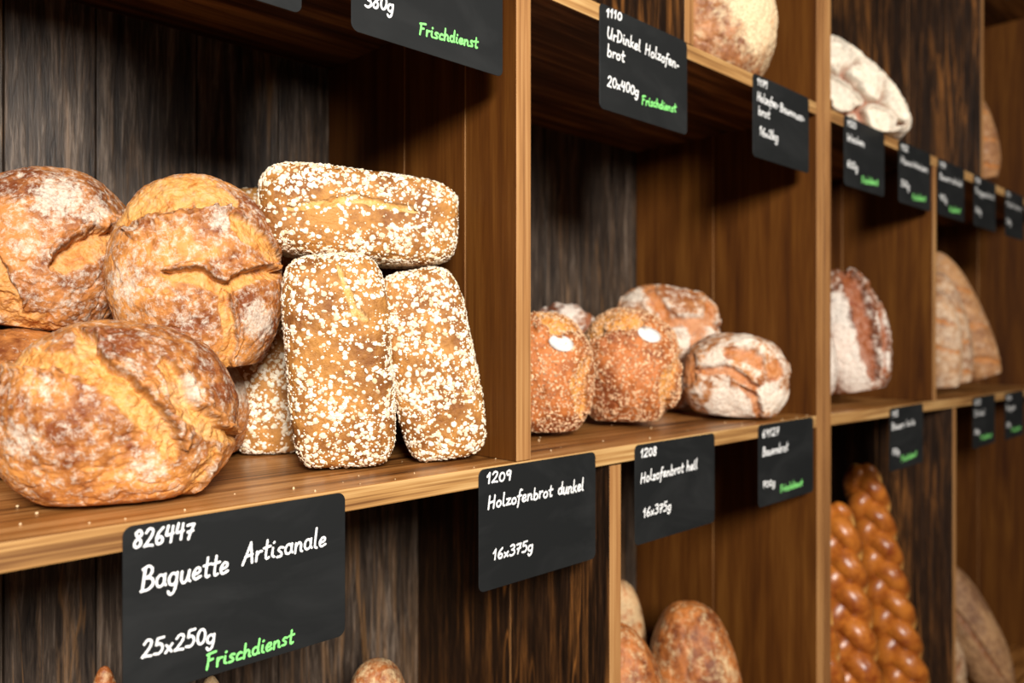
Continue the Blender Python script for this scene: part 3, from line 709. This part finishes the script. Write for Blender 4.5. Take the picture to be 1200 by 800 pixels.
def card(label, x, ztop, white, green=None, pen=0.0022, row='lower'):
    ncard[0] += 1
    o = bpy.data.objects.new('price_card', CARD); COL.objects.link(o); o.location = (x, -0.0004, ztop + EYE)
    tag(o, label, 'sign', 'black price cards on the %s shelf edge' % row)
    for k, (part, lines) in enumerate(white):
        write(o, part, lines, M_CHALK, ncard[0] * 10 + k, -CT - 0.0004, pen)['label'] = 'white handwriting'
    if green: write(o, 'delivery_note', green, M_GREEN, ncard[0] * 10 + 7, -CT - 0.0004, pen)['label'] = 'green handwriting'
    return o

GRN = [('Frischdienst', .082, -.136, .162, -.130, .013)]
card('large black card nearest the camera, below the left end of the shelf', 0.2262, -0.159,
     [('item_number', [('826447', .008, -.019, .060, -.019, .0150)]), ('product_name', [('Baguette', .014, -.0565, .092, -.056, .0200), ('Artisanale', .104, -.0525, .193, -.050, .0185)]),
      ('weight_text', [('25x250g', .015, -.113, .080, -.116, .0145)])], [('Frischdienst', .070, -.139, .157, -.138, .0135)], 0.0023)
card('black card with white number 1209, under the middle divider', 0.6235, -0.158,
     [('item_number', [('1209', .012, -.018, .054, -.018, .0125)]), ('product_name', [('Holzofenbrot', .014, -.048, .128, -.048, .0150), ('dunkel', .138, -.048, .190, -.050, .0160)]),
      ('weight_text', [('16x375g', .022, -.111, .093, -.111, .0130)])], None, 0.0025)
card('black card with white number 1208, between the lower divider and the dark opening', 0.9265, -0.158,
     [('item_number', [('1208', .013, -.019, .054, -.019, .0125)]), ('product_name', [('Holzofenbrot hell', .013, -.056, .164, -.052, .0150)]),
      ('weight_text', [('16x375g', .019, -.107, .092, -.106, .0135)])], None, 0.0025)
card('black card with green note left of the double upright, on the lower edge', 1.2840, -0.157,
     [('item_number', [('69127', .013, -.023, .076, -.022, .0135)]), ('product_name', [('Bauernbrot', .014, -.056, .110, -.055, .0160)]),
      ('weight_text', [('700g', .014, -.112, .062, -.113, .0120)])], [('Frischdienst', .080, -.129, .168, -.128, .0130)], 0.0025)
def zt(x): return Zs(x) - 0.003
card('black card right of the double upright, above the braided loaves', 1.8860, zt(1.99) + 0.0,
     [('item_number', [('112', .014, -.020, .050, -.020, .013)]), ('product_name', [('Bauern', .012, -.050, .090, -.050, .016), ('laib', .100, -.048, .160, -.048, .014)]),
      ('weight_text', [('750g', .014, -.108, .060, -.110, .014)])], [('Frischdienst', .070, -.130, .170, -.126, .014)], 0.0027)
card('first small dark card right of the far lower divider', 2.4980, zt(2.6),
     [('item_number', [('1215', .014, -.022, .070, -.022, .013)]), ('product_name', [('Dinkel', .014, -.054, .110, -.054, .016)]),
      ('weight_text', [('500g', .014, -.106, .062, -.106, .014)])], [('Frischdienst', .070, -.126, .180, -.126, .014)], 0.0027)
card('last small dark card at the right edge of the photo, lower shelf', 2.8200, zt(2.9),
     [('item_number', [('1216', .014, -.022, .070, -.022, .013)]), ('product_name', [('Roggen', .014, -.054, .120, -.054, .016)]),
      ('weight_text', [('500g', .014, -.106, .062, -.106, .014)])], [('Frischdienst', .070, -.126, .180, -.126, .014)], 0.0027)
card('grey lit card cut off at the top left, only its lower right corner showing', 0.1770, 0.461,
     [], None, 0.0025, 'upper')
card('large black card cut off by the top edge, with a green note', 0.4480, 0.461,
     [('weight_text', [('380g', .016, -.117, .054, -.112, .0150)])], [('Frischdienst', .087, -.127, .174, -.121, .0125)], 0.0025, 'upper')
card('black card with white number 1110 on the upper edge, left of the big smooth loaf', 0.8465, 0.461,
     [('item_number', [('1110', .014, -.016, .050, -.012, .0120)]), ('product_name', [('UrDinkel', .016, -.045, .094, -.045, .0165), ('Holzofen-', .104, -.046, .192, -.048, .0165), ('brot', .016, -.070, .056, -.070, .0160)]),
      ('weight_text', [('20x400g', .016, -.112, .090, -.111, .0150)])], [('Frischdienst', .096, -.121, .184, -.116, .0130)], 0.0025, 'upper')
card('black card on the upper edge in front of the big smooth loaf', 1.2650, 0.461,
     [('item_number', [('1171', .014, -.018, .052, -.018, .0125)]), ('product_name', [('Holzofen-', .014, -.046, .094, -.046, .0165), ('Baumnuss-', .098, -.048, .196, -.050, .0150), ('brot', .018, -.070, .060, -.070, .0160)]),
      ('weight_text', [('16x2kg', .022, -.104, .092, -.106, .0160)])], None, 0.0026, 'upper')
for lab, x, num, nm, wt, gr in (
    ('black card in front of the white floured loaf, first right of the double upright', 1.6400, '1120', 'Wecken', '600g', True),
    ('black card at the right foot of the white floured loaf, left of the far divider', 1.9400, '1122', 'Haus-Weizen', '500g', True),
    ('black card just right of the far pale divider edge on the upper shelf', 2.2080, '1131', 'Bauern-dinkel', '400g', True),
    ('black card without green writing below the brown long loaf, upper shelf', 2.5060, '1133', 'Roggenbrot', '500g', False),
    ('black card at the right edge of the photo on the upper shelf', 2.8200, '1134', 'Mehrkorn', '500g', False)):
    card(lab, x, 0.461, [('item_number', [(num, .014, -.020, .060, -.020, .013)]), ('product_name', [(nm, .014, -.052, .105 if len(nm) < 8 else .195, -.050, .016)]),
         ('weight_text', [(wt, .014, -.106, .070, -.108, .016)])], [('Frischdienst', .088, -.130, .178, -.124, .0145)] if gr else None, 0.0028, 'upper')
card('grey card at the top right corner, on the highest shelf edge', 2.640, ZU + 0.001, [], None, 0.0025, 'highest')

# ------------------------------------------------------------------ crumbs on the shelf
def crumbs(n, seed, x0, x1):
    rs = np.random.RandomState(seed); D, Fc = ico(1); V = []; Fs = []
    for k in range(n):
        s = rs.uniform(0.0005, 0.0017); x, y = rs.uniform(x0, x1), 0.006 + 0.42 * rs.uniform() ** 2.2
        Fs.append(Fc + len(V) * len(D)); V.append(D * s * rs.uniform(.6, 1.3, 3) + np.array([x, y, s * 0.6]))
    me = np_mesh('bread_crumbs', np.concatenate(V), np.concatenate(Fs))
    o = link('bread_crumbs', me, M_CRUMB); o.location = (0, 0, ZM + EYE)
    return o
tag(crumbs(70, 5, 0.02, 1.50), 'pale crumbs and flakes scattered on the near shelf board', 'crumbs', kind='stuff')
